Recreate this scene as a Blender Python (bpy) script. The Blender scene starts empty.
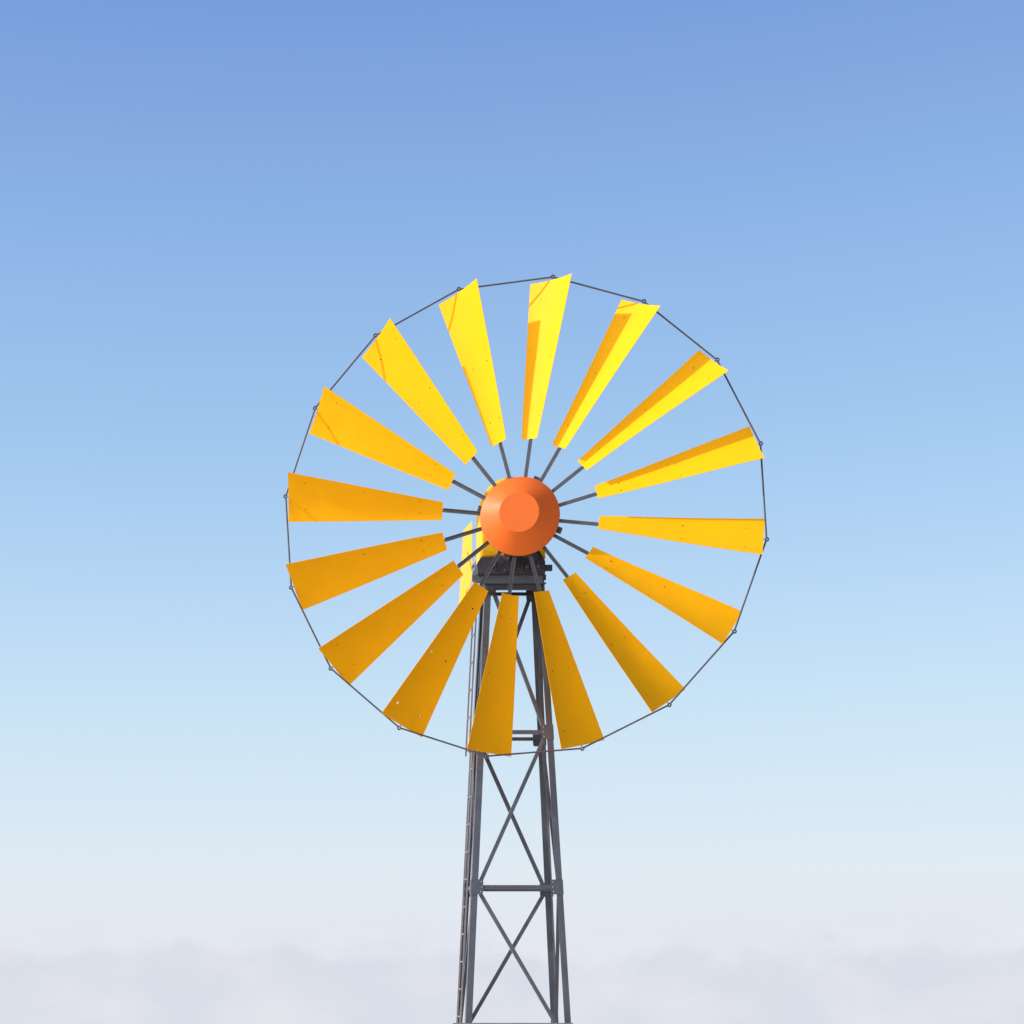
import bpy, bmesh, math, random
from mathutils import Vector, Matrix
random.seed(7)
scene = bpy.context.scene
COL = scene.collection
R = math.radians

# ------------------------------------------------------------------ frame of reference
# X right, Y away from the camera, Z up; the tower stands on the origin.
F, PX, PY = 1750.0, 277.0, 951.33           # focal length and principal point of the levelled, shifted lens (px)
EYE = 3.7
CAM = Vector((-2.93, -22.0, EYE))

# ------------------------------------------------------------------ materials
def new_mat(name):
    m = bpy.data.materials.new(name); m.use_nodes = True
    nt = m.node_tree
    return m, nt, nt.nodes['Principled BSDF']

def painted(name, base, rough, var=0.06, spec=0.5, metallic=0.0, scale=3.0, bump=0.02, dirt=None, dirt_amt=0.0, coat=0.0):
    m, nt, b = new_mat(name)
    N, L = nt.nodes, nt.links
    tc = N.new('ShaderNodeTexCoord')
    n1 = N.new('ShaderNodeTexNoise'); n1.inputs['Scale'].default_value = scale; n1.inputs['Detail'].default_value = 6
    L.new(tc.outputs['Object'], n1.inputs['Vector'])
    mr = N.new('ShaderNodeMapRange'); mr.inputs[1].default_value = .3; mr.inputs[2].default_value = .7
    mr.inputs[3].default_value = 1 - var; mr.inputs[4].default_value = 1 + var
    L.new(n1.outputs['Fac'], mr.inputs[0])
    mul = N.new('ShaderNodeVectorMath'); mul.operation = 'SCALE'
    mul.inputs[0].default_value = base
    L.new(mr.outputs[0], mul.inputs['Scale'])
    out = mul.outputs[0]
    if dirt:
        n2 = N.new('ShaderNodeTexNoise'); n2.inputs['Scale'].default_value = scale * 6; n2.inputs['Detail'].default_value = 8
        n2.inputs['Roughness'].default_value = .7
        L.new(tc.outputs['Object'], n2.inputs['Vector'])
        r2 = N.new('ShaderNodeMapRange'); r2.inputs[1].default_value = .55; r2.inputs[2].default_value = .75
        r2.inputs[3].default_value = 0; r2.inputs[4].default_value = dirt_amt
        L.new(n2.outputs['Fac'], r2.inputs[0])
        mx = N.new('ShaderNodeMix'); mx.data_type = 'RGBA'
        L.new(r2.outputs[0], mx.inputs['Factor'])
        L.new(out, mx.inputs['A']); mx.inputs['B'].default_value = (*dirt, 1)
        out = mx.outputs['Result']
    L.new(out, b.inputs['Base Color'])
    b.inputs['Roughness'].default_value = rough
    b.inputs['Specular IOR Level'].default_value = spec
    b.inputs['Metallic'].default_value = metallic
    b.inputs['Coat Weight'].default_value = coat
    b.inputs['Coat Roughness'].default_value = .15
    if bump:
        n3 = N.new('ShaderNodeTexNoise'); n3.inputs['Scale'].default_value = scale * 2.5; n3.inputs['Detail'].default_value = 3
        L.new(tc.outputs['Object'], n3.inputs['Vector'])
        bp = N.new('ShaderNodeBump'); bp.inputs['Strength'].default_value = 1; bp.inputs['Distance'].default_value = bump
        L.new(n3.outputs['Fac'], bp.inputs['Height']); L.new(bp.outputs[0], b.inputs['Normal'])
    return m

M = dict(
    yellow=painted('yellow_sheet_paint', (0.98, 0.46, 0.005), .5, .04, .08, scale=1.6, bump=.004, dirt=(.62, .27, .01), dirt_amt=.14),
    hood=painted('yellow_hood_paint', (0.96, 0.50, 0.01), .45, .04, .2, scale=2, bump=.003),
    vane=painted('pale_yellow_vane_paint', (0.88, 0.44, 0.03), .5, .04, .15, scale=2, bump=.003),
    orange=painted('orange_cone_paint', (0.76, 0.140, 0.013), .36, .03, .35, scale=4, bump=.0015, coat=.05),
    steel=painted('grey_steel_paint', (0.088, 0.096, 0.126), .3, .18, .9, metallic=.1, scale=5, bump=.003, dirt=(.10, .07, .06), dirt_amt=.2),
    spoke=painted('spoke_steel', (0.085, 0.080, 0.096), .45, .15, .5, metallic=.15, scale=5, bump=.002),
    dark=painted('dark_machine_steel', (0.040, 0.040, 0.052), .5, .25, .5, scale=6, bump=.004, dirt=(.09, .06, .05), dirt_amt=.4),
    wire=painted('rim_wire_steel', (0.07, 0.06, 0.075), .5, .15, .5, scale=8, bump=0),
    zinc=painted('galvanised_steel', (0.55, 0.53, 0.55), .4, .12, .5, metallic=.3, scale=8, bump=0),
    bolt=painted('bolt_steel', (0.16, 0.08, 0.02), .5, .1, .3, scale=8, bump=0),
    ladder=painted('ladder_steel', (0.28, 0.25, 0.27), .45, .15, .5, metallic=.2, scale=8, bump=0),
)

# ------------------------------------------------------------------ mesh helpers
def link(name, bm, mats, parent=None, smooth=False):
    me = bpy.data.meshes.new(name)
    bmesh.ops.recalc_face_normals(bm, faces=bm.faces[:])
    bm.to_mesh(me); bm.free()
    for m in (mats if isinstance(mats, (list, tuple)) else [mats]): me.materials.append(m)
    if smooth:
        for p in me.polygons: p.use_smooth = True
        try: me.set_sharp_from_angle(angle=R(35))
        except Exception: pass
    o = bpy.data.objects.new(name, me); COL.objects.link(o)
    if parent: o.parent = parent
    return o

def prism(bm, poly, a, b, u, v, mat=0):
    """closed 2D polygon (in directions u, v) swept from point a to point b"""
    a, b, u, v = Vector(a), Vector(b), Vector(u), Vector(v)
    A = [bm.verts.new(a + u * p[0] + v * p[1]) for p in poly]
    B = [bm.verts.new(b + u * p[0] + v * p[1]) for p in poly]
    n = len(poly)
    fs = [bm.faces.new(A[::-1]), bm.faces.new(B)]
    for i in range(n): fs.append(bm.faces.new((A[i], A[(i + 1) % n], B[(i + 1) % n], B[i])))
    for f in fs: f.material_index = mat
    return fs

def rect(w, h, cx=0, cy=0):
    return [(cx - w/2, cy - h/2), (cx + w/2, cy - h/2), (cx + w/2, cy + h/2), (cx - w/2, cy + h/2)]

def ell(w, t):   # L section, corner at 0,0, flanges along +u and +v
    return [(0, 0), (w, 0), (w, t), (t, t), (t, w), (0, w)]

def tube(bm, a, b, r, n=10, mat=0):
    a, b = Vector(a), Vector(b); d = (b - a).normalized()
    u = d.orthogonal().normalized(); v = d.cross(u)
    prism(bm, [(r*math.cos(2*math.pi*i/n), r*math.sin(2*math.pi*i/n)) for i in range(n)], a, b, u, v, mat)

def box(bm, c, s, mat=0):
    c = Vector(c)
    prism(bm, rect(s[0], s[1]), c - Vector((0, 0, s[2]/2)), c + Vector((0, 0, s[2]/2)), (1, 0, 0), (0, 1, 0), mat)

def bevel(bm, w=.003, seg=1):
    try: bmesh.ops.bevel(bm, geom=[e for e in bm.edges if e.calc_face_angle(0) > R(30)], offset=w, segments=seg, affect='EDGES', clamp_overlap=True)
    except Exception: pass

# ------------------------------------------------------------------ the windmill (one thing)
mill = bpy.data.objects.new('windmill', None); COL.objects.link(mill)
mill['label'] = 'tall farm windmill with sixteen yellow blades, orange hub cone and grey steel lattice tower'
mill['category'] = 'windmill'

# ---- tower
def lean(H): return 0.027 - 0.002 * H
def hw(H): return (0.750 + 0.1038 * (4.344 - H)) / 2      # half width, left to right
def hd(H): return (0.58 + 0.098 * (4.344 - H)) / 2        # half depth
def corner(sx, sy, H, inset=0.0):
    return Vector((lean(H) + sx * (hw(H) - inset), sy * (hd(H) - inset), H + EYE))
LV = [4.545, 2.712, 0.792, -1.10, -2.60]
GROUND_H = -3.7
for sx in (-1, 1):
    for sy in (-1, 1):
        bm = bmesh.new()
        prism(bm, [(0, 0), (.078, 0), (.078, .008), (.008, .008), (.008, .13), (0, .13)], corner(sx, sy, GROUND_H - .1), corner(sx, sy, LV[0] + .03), (-sx, 0, 0), (0, -sy, 0))
        bevel(bm, .0015)
        # foot plate
        c = corner(sx, sy, GROUND_H); box(bm, (c.x - sx*.04, c.y - sy*.04, .012), (.22, .22, .02))
        link('leg', bm, M['steel'], mill)

def beam_in_face(name, a, b, out, w=.05, t=.006, flip=1, mat='steel'):
    """angle iron from a to b, one flange lying in the tower's face (normal out), the other turned inward"""
    a, b, out = Vector(a), Vector(b), Vector(out)
    d = (b - a).normalized(); v = out.cross(d).normalized() * flip
    bm = bmesh.new()
    prism(bm, ell(w, t), a - v * w/2, b - v * w/2, v, -out)
    bevel(bm, .001)
    return link(name, bm, M[mat], mill)

faces = {'front': ((-1, -1), (1, -1), (0, -1, 0)), 'right': ((1, -1), (1, 1), (1, 0, 0)),
         'rear': ((1, 1), (-1, 1), (0, 1, 0)), 'left': ((-1, 1), (-1, -1), (-1, 0, 0))}
# which end each zigzag diagonal starts from at its top, per face (0 = first corner)
start = {'front': 0, 'right': 0, 'rear': 0, 'left': 0}
start['rear'] = 0; start['front'] = 0; start['right'] = 0; start['left'] = 1
for fn, (c0, c1, out) in faces.items():
    o = Vector(out)
    for li, H in enumerate(LV):
        ins = .012
        a = corner(*c0, H) - o * .0085; b = corner(*c1, H) - o * .0085
        d = (b - a).normalized()
        if li == 3: continue
        beam_in_face('crossbar', a + d * .03, b - d * .03, out, .048, flip=1 if fn in ('front', 'rear') else 1)
    for li in range(4):
        s = (start[fn] + li) % 2
        top, bot = (c0, c1) if s == 0 else (c1, c0)
        ta, tb = corner(*top, LV[li] - .085), corner(*bot, LV[li+1] + .085)
        inw = (Vector((corner(*bot, LV[li]) - corner(*top, LV[li])))).normalized()
        beam_in_face('brace', ta + inw * .115 - o * .016, tb - inw * .115 - o * .016, out, .046)
    # last stub bay to the ground
    # gusset plates
    for li, H in enumerate(LV):
        for c, other in ((c0, c1), (c1, c0)):
            bm = bmesh.new()
            p = corner(*c, H); q = corner(*other, H)
            inw = (q - p).normalized(); up = (corner(*c, H + .1) - corner(*c, H - .1)).normalized()
            base = p + o * .001
            hh = .092
            poly = [(-.002, -hh), (.128, -hh), (.140, -hh*.8), (.140, hh*.75), (.128, hh), (-.002, hh)]
            prism(bm, poly, base, base + o * .007, inw, up)
            for bu, bv in ((.115, .062), (.124, .0), (.115, -.058), (.035, .05), (.035, -.05), (.035, 0)):
                ctr = base + inw * bu + up * bv
                tube(bm, ctr + o * .005, ctr + o * .011, .0075, 6, 1 if bu > .1 else 0)
            link('gusset_plate', bm, [M['steel'], M['zinc']], mill)
# step rail across the front at the lower level
bm = bmesh.new()
yr = -.68
prism(bm, rect(.045, .11), (-.788, yr, EYE - .872 - .055), (.673, yr, EYE - .872 - .055), (0, 1, 0), (0, 0, 1)); bevel(bm, .004)
for x in (-.55, .55): prism(bm, rect(.05, .04), (x, yr + .02, EYE - .95), (x, -hd(-.95) + .01, EYE - .95), (1, 0, 0), (0, 0, 1))
link('step_rail', bm, M['ladder'], mill)

# ---- ladder, two overlapping sections on the left face
def ladder_section(H0, H1, off, hw_l=.2):
    def P(y, H, e=0): return Vector((lean(H) - hw(H) - off - e, y, H + EYE))
    bm = bmesh.new()
    for y in (-hw_l, hw_l):
        a, b = P(y, H0), P(y, H1)
        prism(bm, rect(.020, .018), a, b, (1, 0, 0), (0, 1, 0))
    root = link('ladder', bm, M['ladder'], mill)
    H = H0 + .12
    while H < H1 - .03:
        bm = bmesh.new(); tube(bm, P(-hw_l + .007, H), P(hw_l - .007, H), .0095, 8)
        link('rung', bm, M['ladder'], root)
        H += .345
    for Hc in ((H0 + .06, H1 - .10) if off > .05 else (H0 + .6, H0 + 2.4, H0 + 4.5, H1 - .08)):
        for y in (-hw_l, hw_l):
            bm = bmesh.new()
            a = P(y, Hc) + Vector((.008, 0, 0)); b = Vector((lean(Hc) - hw(Hc) + .02, y * .98, Hc + EYE))
            prism(bm, rect(.02, .006), a, b, (0, 1, 0), (0, 0, 1))
            link('ladder_bracket', bm, M['steel'], root)
ladder_section(2.475, 4.50, .085)
ladder_section(-3.7, 2.62, .028)

# ---- head: everything that turns with the wind, placed from measured points
def at(px, py, y):      # a point of the photograph at depth y behind the camera, in world space
    return Vector((CAM.x + (px - PX) * y / F, CAM.y + y, EYE + (PY - py) * y / F))

# platform deck and beams
bm = bmesh.new()
zt = 4.578 + EYE
box(bm, (lean(4.578), 0, zt + .062), (.76, .68, .012)); bevel(bm, .002)
link('top_plate', bm, M['dark'], mill)
for y in (-.33,):
    bm = bmesh.new()
    prism(bm, [(0, 0), (.04, 0), (.04, .008), (.008, .008), (.008, .066), (.04, .066), (.04, .074), (0, .074)],
          (-.375, y * 1.0, zt - .022), (.36, y * 1.0, zt - .022), (0, 1 if y < 0 else -1, 0), (0, 0, 1))
    link('top_beam', bm, M['steel'], mill)
bm = bmesh.new()       # side channel that sticks out on the ladder side
prism(bm, rect(.06, .072), at(472, 578, 21.55), at(488, 578, 21.55), (0, 1, 0), (0, 0, 1)); bevel(bm, .003)
link('outrigger', bm, M['steel'], mill)
bm = bmesh.new()
prism(bm, rect(.06, .07), at(539, 568, 21.5), at(552, 568, 21.5), (0, 1, 0), (0, 0, 1)); bevel(bm, .003)
link('outrigger', bm, M['dark'], mill)
bm = bmesh.new()
prism(bm, rect(.05, .062), at(538, 577.4, 21.55), at(545.8, 577.4, 21.55), (0, 1, 0), (0, 0, 1))
prism(bm, [(0, 0), (.05, .05), (0, .05)], at(543, 586.5, 21.5), at(543, 586.5, 21.56), (1, 0, 0), (0, 0, 1))
link('bracket', bm, M['dark'], mill)

# turntable drum and gearbox casting
bm = bmesh.new()
c = at(513, 0, 21.95); cz = zt + .07
n = 28
prism(bm, [(.33*math.cos(2*math.pi*i/n), .26*math.sin(2*math.pi*i/n)) for i in range(n)], (c.x, c.y, cz), (c.x, c.y, cz + .07), (1, 0, 0), (0, 1, 0))
link('turntable', bm, M['dark'], mill, True)

def px_poly(pts, y):
    return [at(p[0], p[1], y) for p in pts]
def extrude_px(name, pts, y0, y1, mat, bev=.006, parent=None):
    bm = bmesh.new()
    A = px_poly(pts, y0); B = [Vector((p.x, p.y + (y1 - y0), p.z)) for p in A]
    va = [bm.verts.new(p) for p in A]; vb = [bm.verts.new(p) for p in B]
    bm.faces.new(va); bm.faces.new(vb[::-1])
    for i in range(len(va)): bm.faces.new((va[i], vb[i], vb[(i+1) % len(va)], va[(i+1) % len(va)]))
    bmesh.ops.recalc_face_normals(bm, faces=bm.faces[:])
    if bev: bevel(bm, bev, 2)
    return link(name, bm, M[mat], parent or mill)
gb = extrude_px('gearbox', [(478, 574), (477.2, 563), (481, 557.2), (500, 556.6), (532, 556.6), (535, 550.5), (539.3, 550), (545.3, 561), (545.3, 574)], 21.44, 21.98, 'dark')
extrude_px('base_frame', [(484, 583.5), (484, 576.5), (488, 571), (543.2, 571), (543.2, 583.5)], 21.50, 21.56, 'steel', .003)
extrude_px('base_frame', [(486, 589.2), (486, 584.2), (543.2, 584.2), (543.2, 589.2)], 21.53, 21.60, 'dark', .003)
# ribs and bosses of the casting
for (px, py, r, y0, y1, mt) in ((507.5, 554, .042, 21.36, 21.47, 'steel'), (534, 556, .05, 21.36, 21.47, 'steel'), (492, 566, .022, 21.41, 21.45, 'steel'), (527, 567, .02, 21.41, 21.45, 'steel'), (538.5, 566, .02, 21.41, 21.45, 'steel'), (505, 570, .016, 21.41, 21.45, 'steel')):
    bm = bmesh.new(); a = at(px, py, y0); tube(bm, a, (a.x, CAM.y + y1, a.z), r, 14)
    link('bearing_cap', bm, M[mt], gb, True)
for px in (496, 512, 522):
    bm = bmesh.new(); a = at(px, 571, 21.43); b = at(px + (px - 513)*.1, 560, 21.43)
    prism(bm, rect(.014, .03), a, b, (1, 0, 0), (0, 1, 0)); link('rib', bm, M['dark'], gb)

# hood
bm = bmesh.new()
yh0, yh1 = 21.50, 21.96
l, r_ = at(480.5, 560, yh0), at(546, 560, yh0); topz = at(513, 476, yh0).z
rad = (r_.x - l.x) / 2; cx = (l.x + r_.x) / 2; cz = topz - rad; n = 40
pts = [(cx - rad, cz - .60)] + [(cx - rad*math.cos(math.pi*i/n), cz + rad*math.sin(math.pi*i/n)) for i in range(n+1)] + [(cx + rad, cz - .60)]
va = [bm.verts.new((p[0], CAM.y + yh0, p[1])) for p in pts]; vb = [bm.verts.new((p[0], CAM.y + yh1, p[1])) for p in pts]
bm.faces.new(va); bm.faces.new(vb[::-1])
for i in range(len(va)): bm.faces.new((va[i], vb[i], vb[(i+1) % len(va)], va[(i+1) % len(va)]))
bmesh.ops.recalc_face_normals(bm, faces=bm.faces[:])
fe = [e for e in bm.edges if all(abs(v.co.y - (CAM.y + yh0)) < 1e-4 for v in e.verts)]
bmesh.ops.bevel(bm, geom=fe, offset=.05, segments=5, profile=.5, affect='EDGES', clamp_overlap=True)
link('hood', bm, M['hood'], mill, True)

# tail: boom, stays and vane
def tailpt(s, H, e=0.0):     # s metres behind the vane's near edge
    return Vector((CAM.x + 2.712 - .0917*s + e, CAM.y + 24.3 + s, EYE + H))
bm = bmesh.new()
tube(bm, (cx - .30, CAM.y + 21.9, EYE + 5.05), tailpt(-.02, 5.36, .03), .022, 12)
tube(bm, tailpt(-.02, 5.36, .03), tailpt(.85, 5.36, .03), .022, 12)
tail = link('tail', bm, M['steel'], mill, True)
bm = bmesh.new()
out = [(0, 5.975), (.6, 5.985), (.98, 4.80), (.90, 4.72), (0, 5.18)]
va = [bm.verts.new(tailpt(s, H, -.004)) for s, H in out]; vb = [bm.verts.new(tailpt(s, H, .0)) for s, H in out]
bm.faces.new(va); bm.faces.new(vb[::-1])
for i in range(len(va)): bm.faces.new((va[i], vb[i], vb[(i+1) % len(va)], va[(i+1) % len(va)]))
link('tail_vane', bm, M['vane'], tail)
for (s0, H0, s1, H1) in ((.32, 5.62, -.02, 5.28), (.30, 5.10, .62, 4.9)):
    bm = bmesh.new(); prism(bm, rect(.016, .006), tailpt(s0, H0, -.009), tailpt(s1, H1, -.009), (0, 1, 0), (1, 0, 0))
    link('stay', bm, M['steel'], tail)
bm = bmesh.new(); tube(bm, tailpt(-.02, 5.50, .01), (cx - .30, CAM.y + 21.95, EYE + 4.93), .013, 8); link('stay', bm, M['steel'], tail, True)

# ---- wheel: local frame  r (outward), t (clockwise seen from the front), z (towards the viewer)
S = 2.9
yaw, tilt, spin = R(10.651), R(0.2047), R(7.7487)
cyw, syw, ct, st = math.cos(yaw), math.sin(yaw), math.cos(tilt), math.sin(tilt)
def cam2world(v): return Vector((v[0], v[2], v[1]))        # right, up, forward  ->  world
def Rm(v):
    x, y, z = v
    y, z = ct*y - st*z, st*y + ct*z
    x, z = cyw*x + syw*z, -syw*x + cyw*z
    return (x, y, z)
hub = CAM + cam2world((1.0109*S, 1.8053*S, .4159*17.5*S))
ex, ey, ez = (cam2world(Rm(v)) for v in ((1, 0, 0), (0, 1, 0), (0, 0, -1)))   # right, up, to viewer
wheel_m = Matrix((ex, ey, ez)).transposed().to_4x4(); wheel_m.translation = hub

# hub drum = the wheel part's own mesh
bm = bmesh.new()
def ring(bm, prof, n=72, mat=0):    # lathe about z: list of (radius, z)
    rows = []
    for r, z in prof:
        rows.append([bm.verts.new((r*math.cos(2*math.pi*i/n), r*math.sin(2*math.pi*i/n), z)) for i in range(n)] if r > 1e-5 else [bm.verts.new((0, 0, z))])
    for a, b in zip(rows, rows[1:]):
        for i in range(n):
            j = (i+1) % n
            if len(a) == 1: f = bm.faces.new((a[0], b[i], b[j]))
            elif len(b) == 1: f = bm.faces.new((a[i], a[j], b[0]))
            else: f = bm.faces.new((a[i], a[j], b[j], b[i]))
            f.material_index = mat
ring(bm, [(0, .035), (.44, .035), (.455, .02), (.455, -.03), (.44, -.04), (.16, -.04), (.16, -.12), (.40, -.13), (.40, -.16), (.09, -.16), (.09, -.50), (0, -.50)])
for a in (23.0, 110, 199, 285):    # clamp lugs
    th = R(a); d = Vector((math.sin(th), math.cos(th), 0)); tt = Vector((math.cos(th), -math.sin(th), 0))
    prism(bm, rect(.07, .05), d*.43 + Vector((0, 0, -.035)), d*.525 + Vector((0, 0, -.035)), tt, (0, 0, 1))
wheel = link('wheel', bm, M['dark'], mill, True)
wheel.matrix_local = wheel_m

bm = bmesh.new()
ring(bm, [(.468, .028), (.475, .032), (.477, .045), (.474, .056), (.243, .246), (.236, .2515), (0, .2515)], 96)
link('nose_cone', bm, M['orange'], wheel, True)

# blade, built pointing along +y (outward), x = clockwise
OC = (0.9856*S, -.0949*S, -.0552*S); OW = (.9887*S, .0811*S, .0811*S)
IC = (.3247*S, -.0377*S, -.0137*S); IW = (.3243*S, .0267*S, .0307*S)
def bl(u, v, off=0.0, jit=0.0):     # u 0..1 from inner to outer, v 0..1 from the ccw to the cw edge
    a = [IC[i] + (OC[i]-IC[i])*u for i in range(3)]; b = [IW[i] + (OW[i]-IW[i])*u for i in range(3)]
    p = [a[i] + (b[i]-a[i])*v for i in range(3)]
    w = math.dist(a, b)
    cdir = Vector((b[1]-a[1], 0, b[2]-a[2])).normalized()
    nrm = Vector((-cdir.z, 0, cdir.x))           # towards the viewer
    q = Vector((p[1], p[0], p[2]))
    q += nrm * (-CAMBER * w * (4*v*(1-v)) + off)
    return q, nrm, cdir
CAMBER = .05
ROWS = ((.42, .0205), (.662, .033), (.915, .047))
def blade_mesh(name, holes, warp):
    bm = bmesh.new(); nu, nv = 26, 14
    def P(u, v, off):
        q, nrm, c = bl(u, v, off)
        q += nrm * (warp[0]*.012*math.sin(3*u + warp[1]) * (v-.5)*2 + warp[2]*.006*math.sin(5*u+warp[1]))
        return q
    g = {}
    for k, off in ((0, .0), (1, -.0035)):
        for i in range(nu+1):
            for j in range(nv+1): g[k, i, j] = bm.verts.new(P(i/nu, j/nv, off))
    for i in range(nu):
        for j in range(nv):
            bm.faces.new((g[0,i,j], g[0,i,j+1], g[0,i+1,j+1], g[0,i+1,j]))
            bm.faces.new((g[1,i,j], g[1,i+1,j], g[1,i+1,j+1], g[1,i,j+1]))
    for i in range(nu):
        bm.faces.new((g[0,i,0], g[0,i+1,0], g[1,i+1,0], g[1,i,0])); bm.faces.new((g[0,i,nv], g[1,i,nv], g[1,i+1,nv], g[0,i+1,nv]))
    for j in range(nv):
        bm.faces.new((g[0,0,j], g[1,0,j], g[1,0,j+1], g[0,0,j+1])); bm.faces.new((g[0,nu,j], g[0,nu,j+1], g[1,nu,j+1], g[1,nu,j]))
    for f in bm.faces: f.smooth = True
    sites = []
    for r, t in ROWS:
        u = (r - .3245) / (.987 - .3245)
        for s in (-1, 1):
            a = IC[1] + (OC[1]-IC[1])*u; b = IW[1] + (OW[1]-IW[1])*u
            v = (s*t*S - a) / (b - a)
            q, nrm, c = bl(u, v); sites.append((q, nrm))
    if not holes:
        for q, nrm in sites: tube(bm, q - nrm*.012, q + nrm*.003, .006, 8, 1)
        return bm, None
    cut = bmesh.new()
    for q, nrm in sites: tube(cut, q - nrm*.03, q + nrm*.03, .0125, 14)
    return bm, cut

def make_blade(k, holes=False):
    warp = (random.uniform(-1, 1), random.uniform(0, 6), random.uniform(-1, 1))
    bm, cut = blade_mesh('blade', holes, warp)
    o = link('blade', bm, [M['yellow'], M['bolt']], wheel)
    for p in o.data.polygons: p.use_smooth = True
    o.data.set_sharp_from_angle(angle=R(35))
    if cut:
        bmesh.ops.recalc_face_normals(cut, faces=cut.faces[:])
        cm = bpy.data.meshes.new('cutter'); cut.to_mesh(cm); cut.free()
        co = bpy.data.objects.new('cutter', cm); COL.objects.link(co)
        co.matrix_world = o.matrix_world
        co.parent = wheel
        md = o.modifiers.new('b', 'BOOLEAN'); md.operation = 'DIFFERENCE'; md.object = co; md.solver = 'EXACT'
        bpy.context.view_layer.update()
        dg = bpy.context.evaluated_depsgraph_get()
        nm = bpy.data.meshes.new_from_object(o.evaluated_get(dg))
        o.modifiers.clear(); o.data = nm
        bpy.data.objects.remove(co)
    return o

def rotz(k): return Matrix.Rotation(-(spin + k*math.pi/8), 4, 'Z')
wires = bmesh.new()
for k in range(16):
    b = make_blade(k, holes=(k == 9)); b.matrix_local = rotz(k)
    if k == 9: b['label'] = 'lower yellow blade with six open bolt holes'
    # spoke: angle iron from the hub out to the rim ring
    bm = bmesh.new()
    zc = -.004
    prism(bm, [(0, 0), (.044, 0), (.044, .007), (.007, .007), (.007, .032), (0, .032)], (.022, .43, zc), (.022, .932, zc), (-1, 0, 0), (0, 0, 1))
    prism(bm, rect(.036, .006), (0, .90, zc - .004), (0, 1.86, zc - .004), (1, 0, 0), (0, 0, 1))
    prism(bm, rect(.016, .006), (0, 1.85, zc - .009), (0, .99*S, -.004), (1, 0, 0), (0, 0, 1))
    # stand-off straps behind the blade
    for rr, tt in ROWS:
        u = (rr - .3245)/(.987 - .3245)
        q0, n0, c0 = bl(u, .22, -.034); q1, n1, c1 = bl(u, .78, -.034)
        prism(bm, rect(.022, .005), q0, q1, (0, 1, 0), n0)
    # ring at the tip
    th = 12
    c = Vector((0, S + .004, 0))
    ringpts = [(c + Vector(((.018*math.cos(2*math.pi*i/th)), .018*math.sin(2*math.pi*i/th), 0))) for i in range(th)]
    for i in range(th): tube(bm, ringpts[i], ringpts[(i+1) % th], .0105, 6, 1)
    sp = link('spoke', bm, [M['spoke'], M['wire']], wheel); sp.matrix_local = rotz(k)
    a = rotz(k) @ Vector((0, S, .0)); b2 = rotz(k+1) @ Vector((0, S, .0))
    dd = (b2 - a).normalized()
    # slightly sagging rod in four pieces
    m_ = Vector((a.x + b2.x, a.y + b2.y, 0)).normalized()
    tube(wires, a + dd*.02, b2 - dd*.02, .0105, 8)
link('rim_rod', wires, M['wire'], wheel, True)

# ------------------------------------------------------------------ ground: a pale sandy hilltop that falls away all round
def terrain_z(x, y):
    r = math.hypot(x, y)
    z = -max(0, r - 9)**1.35 * .09
    z = max(z, -.19*r)
    dx, dy = x - CAM.x, y - CAM.y      # rise on which the photographer stands
    z += 2.05 * math.exp(-(dx*dx + (dy+1)*(dy+1)) / 55)
    if r < 40: pass
    z2 = z + (.10*math.sin(x*.31+1)*math.cos(y*.27) + .5*math.sin(x*.021)*math.cos(y*.025+2)) * min(1, r/12)
    return z2 - (terrain_z0 if terrain_z0 else 0)
terrain_z0 = 0
terrain_z0 = terrain_z(0, 0)
bm = bmesh.new()
radii = [0, 1.2, 2.4, 3.6, 5, 6.5, 8, 10, 12, 14, 16, 18, 20, 22, 24, 27, 30, 34, 39, 45, 55, 70, 100, 150, 250, 450, 900, 2000, 5000, 12000]
nseg = 96; rows = []
for r in radii:
    if r == 0: rows.append([bm.verts.new((0, 0, terrain_z(0, 0)))]); continue
    rows.append([bm.verts.new((r*math.cos(2*math.pi*i/nseg), r*math.sin(2*math.pi*i/nseg), terrain_z(r*math.cos(2*math.pi*i/nseg), r*math.sin(2*math.pi*i/nseg)))) for i in range(nseg)])
for a, b in zip(rows, rows[1:]):
    for i in range(nseg):
        j = (i+1) % nseg
        bm.faces.new((a[0], b[i], b[j]) if len(a) == 1 else (a[i], b[i], b[j], a[j]))
gm, nt, b = new_mat('pale_sand_hill')
N, L = nt.nodes, nt.links
tc = N.new('ShaderNodeTexCoord')
n1 = N.new('ShaderNodeTexNoise'); n1.inputs['Scale'].default_value = .35; n1.inputs['Detail'].default_value = 10
n2 = N.new('ShaderNodeTexNoise'); n2.inputs['Scale'].default_value = 14; n2.inputs['Detail'].default_value = 8
L.new(tc.outputs['Object'], n1.inputs['Vector']); L.new(tc.outputs['Object'], n2.inputs['Vector'])
cr = N.new('ShaderNodeValToRGB'); cr.color_ramp.elements[0].position = .35; cr.color_ramp.elements[1].position = .65
cr.color_ramp.elements[0].color = (.60, .48, .33, 1); cr.color_ramp.elements[1].color = (.78, .64, .47, 1)  # pale sand tone raised so the ground bounces more light onto the blades
ad = N.new('ShaderNodeMath'); ad.operation = 'ADD'; hf = N.new('ShaderNodeMath'); hf.operation = 'MULTIPLY'; hf.inputs[1].default_value = .5
L.new(n1.outputs['Fac'], ad.inputs[0]); L.new(n2.outputs['Fac'], ad.inputs[1]); L.new(ad.outputs[0], hf.inputs[0]); L.new(hf.outputs[0], cr.inputs[0])
L.new(cr.outputs[0], b.inputs['Base Color']); b.inputs['Roughness'].default_value = .95
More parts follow.
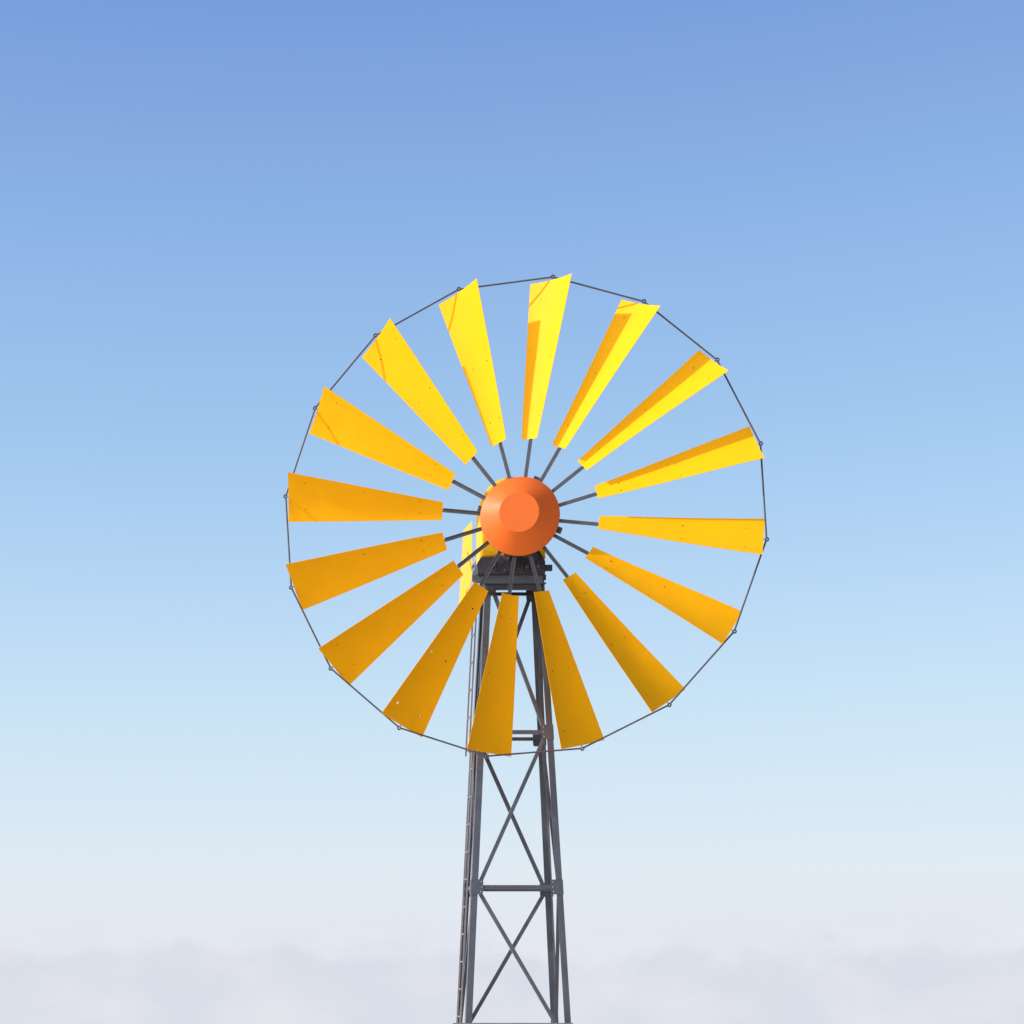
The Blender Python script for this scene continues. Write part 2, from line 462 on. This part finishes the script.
bp = N.new('ShaderNodeBump'); bp.inputs['Distance'].default_value = .08; L.new(n2.outputs['Fac'], bp.inputs['Height']); L.new(bp.outputs[0], b.inputs['Normal'])
g = link('ground', bm, gm, None, True); g['kind'] = 'structure'

# ------------------------------------------------------------------ light
trav = Vector((.856, .150, -.492)).normalized()      # the way the sunlight travels
sun = bpy.data.lights.new('sun', 'SUN'); sun.energy = 2.95; sun.angle = R(1.6); sun.color = (1, .93, .82)
so = bpy.data.objects.new('sun', sun); COL.objects.link(so)
so.rotation_euler = trav.to_track_quat('-Z', 'Y').to_euler()
d = -trav
elev = math.asin(d.z); azim = math.atan2(d.x, d.y)   # clockwise from +Y

world = bpy.data.worlds.new('World'); scene.world = world; world.use_nodes = True
nt = world.node_tree; N, L = nt.nodes, nt.links; N.clear()
out = N.new('ShaderNodeOutputWorld'); bg = N.new('ShaderNodeBackground'); L.new(bg.outputs[0], out.inputs[0])
sky = N.new('ShaderNodeTexSky'); sky.sky_type = 'NISHITA'; sky.sun_disc = False
sky.sun_elevation = elev; sky.sun_rotation = azim; sky.altitude = 200; sky.air_density = 1.0; sky.dust_density = .6; sky.ozone_density = 1.6
STR = .10
bg.inputs['Strength'].default_value = STR
tc = N.new('ShaderNodeTexCoord'); sep = N.new('ShaderNodeSeparateXYZ'); L.new(tc.outputs['Generated'], sep.inputs[0])
def math_n(op, a, b=None, c=None, clamp=False):
    n = N.new('ShaderNodeMath'); n.operation = op; n.use_clamp = clamp
    for i, v in enumerate((a, b, c)):
        if v is None: continue
        if isinstance(v, (int, float)): n.inputs[i].default_value = v
        else: L.new(v, n.inputs[i])
    return n.outputs[0]
z = sep.outputs['Z']
HAZE_MODE = True
def mixc(f, a, b):
    m = N.new('ShaderNodeMix'); m.data_type = 'RGBA'
    L.new(f, m.inputs['Factor']) if not isinstance(f, float) else setattr(m.inputs['Factor'], 'default_value', f)
    for s, v in (('A', a), ('B', b)):
        if isinstance(v, tuple): m.inputs[s].default_value = (*v, 1)
        else: L.new(v, m.inputs[s])
    return m.outputs['Result']
EXPO = 0.45
kk = 1 / STR / 2**EXPO
def lin(c): return tuple((v/255/12.92 if v/255 <= .04045 else ((v/255+.055)/1.055)**2.4) * kk for v in c)
# clear air: the Nishita sky, thickened with pale humid air towards the horizon
ramp = N.new('ShaderNodeValToRGB'); L.new(math_n('MAXIMUM', z, 0.0), ramp.inputs[0])
stops = [(0, (227, 232, 241)), (.046, (224, 234, 244)), (.085, (215, 232, 244)), (.141, (203, 228, 245)), (.195, (189, 220, 245)),
         (.247, (176, 212, 244)), (.298, (163, 202, 241)), (.346, (153, 193, 238)), (.391, (143, 183, 235)), (.434, (134, 172, 230)), (.474, (124, 163, 226)), (.60, (98, 140, 212)), (1.0, (70, 112, 196))]
els = ramp.color_ramp.elements
for n_, (p, c) in enumerate(stops):
    e = els[n_] if n_ < 2 else els.new(p)
    e.position = p; e.color = (*[v / 14 for v in lin(c)], 1)
sc_ = N.new('ShaderNodeVectorMath'); sc_.operation = 'SCALE'; L.new(ramp.outputs[0], sc_.inputs[0]); sc_.inputs['Scale'].default_value = 14
grade = N.new('ShaderNodeVectorMath'); grade.operation = 'MULTIPLY'; L.new(sky.outputs[0], grade.inputs[0]); grade.inputs[1].default_value = (1.15, 1.2, 1.35)
nf = math_n('MULTIPLY_ADD', math_n('DIVIDE', z, .25, clamp=True), .22, 0.0)     # how much of the raw Nishita colour is left, none in the horizon haze
c1 = mixc(math_n('SUBTRACT', 1.0, nf), grade.outputs[0], sc_.outputs[0])
# low cloud bank along the horizon: a soft grey-lavender body with a lumpy, slightly brighter top
mp = N.new('ShaderNodeMapping'); mp.inputs['Scale'].default_value = (1, 1, 1.8); mp.inputs['Location'].default_value = (3.1, 1.7, .4)
L.new(tc.outputs['Generated'], mp.inputs[0])
def noise(scale, detail, rough):
    n = N.new('ShaderNodeTexNoise'); n.inputs['Scale'].default_value = scale; n.inputs['Detail'].default_value = detail; n.inputs['Roughness'].default_value = rough
    L.new(mp.outputs[0], n.inputs['Vector']); return n.outputs['Fac']
nb, ns, nd = noise(7, 3, .5), noise(30, 8, .6), noise(16, 6, .5)
lump = math_n('ADD', math_n('MULTIPLY', math_n('SUBTRACT', nb, .5), .046), math_n('MULTIPLY', math_n('SUBTRACT', ns, .5), .042))
edge = math_n('SUBTRACT', z, lump)
def smooth(v, hi, lo, top=1.0):
    m = N.new('ShaderNodeMapRange'); m.interpolation_type = 'SMOOTHSTEP'
    m.inputs[1].default_value = hi; m.inputs[2].default_value = lo; m.inputs[3].default_value = 0; m.inputs[4].default_value = top
    L.new(v, m.inputs[0]); return m.outputs[0]
veil = smooth(edge, .026, -.010, .8)
body = smooth(edge, .005, -.010, .8)
c2 = mixc(veil, c1, mixc(math_n('MULTIPLY', math_n('SUBTRACT', noise(20, 5, .55), .45), 5.0, clamp=True), lin((223, 228, 238)), lin((234, 234, 241))))
cl_col = mixc(math_n('MULTIPLY', math_n('SUBTRACT', nd, .42), 4.0, clamp=True), lin((215, 220, 232)), lin((227, 228, 236)))
c2 = mixc(body, c2, cl_col)
# darkening added to the unseen sky, right and behind, to dim the lower blades
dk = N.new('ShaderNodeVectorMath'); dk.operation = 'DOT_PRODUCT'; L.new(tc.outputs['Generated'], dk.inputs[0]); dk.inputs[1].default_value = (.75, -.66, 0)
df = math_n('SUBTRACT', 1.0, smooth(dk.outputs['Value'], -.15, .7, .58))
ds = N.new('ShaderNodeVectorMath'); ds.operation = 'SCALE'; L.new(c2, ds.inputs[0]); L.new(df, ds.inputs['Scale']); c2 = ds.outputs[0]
# fill glow added low in unseen sky, left and behind, to brighten the blades
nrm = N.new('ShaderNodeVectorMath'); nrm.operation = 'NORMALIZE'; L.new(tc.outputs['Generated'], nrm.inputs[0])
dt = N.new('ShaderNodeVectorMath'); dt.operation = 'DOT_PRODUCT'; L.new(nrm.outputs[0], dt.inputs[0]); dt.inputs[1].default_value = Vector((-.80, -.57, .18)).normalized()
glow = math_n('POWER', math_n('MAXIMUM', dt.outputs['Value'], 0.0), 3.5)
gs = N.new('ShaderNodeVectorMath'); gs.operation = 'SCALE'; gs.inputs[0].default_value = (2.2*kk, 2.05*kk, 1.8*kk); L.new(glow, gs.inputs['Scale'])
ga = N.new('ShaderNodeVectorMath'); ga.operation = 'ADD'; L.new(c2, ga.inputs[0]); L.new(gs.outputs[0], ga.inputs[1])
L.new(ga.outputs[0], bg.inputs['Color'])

# ------------------------------------------------------------------ camera
cam = bpy.data.cameras.new('camera'); co = bpy.data.objects.new('camera', cam); COL.objects.link(co)
cam.sensor_width = 36; cam.lens = F / 1024 * 36
cam.shift_x = (512 - PX) / 1024; cam.shift_y = (PY - 512) / 1024
cam.clip_end = 50000; cam.clip_start = .1
co.location = CAM; co.rotation_euler = (math.pi/2, 0, 0)
scene.camera = co
vs = scene.view_settings; scene.display_settings.display_device = 'sRGB'
vs.view_transform = 'Standard'; vs.look = 'None'; vs.exposure = EXPO; vs.gamma = 1; vs.use_curve_mapping = False
scene.cycles.max_bounces = 8
scene.cycles.pixel_filter_type = 'BLACKMAN_HARRIS'
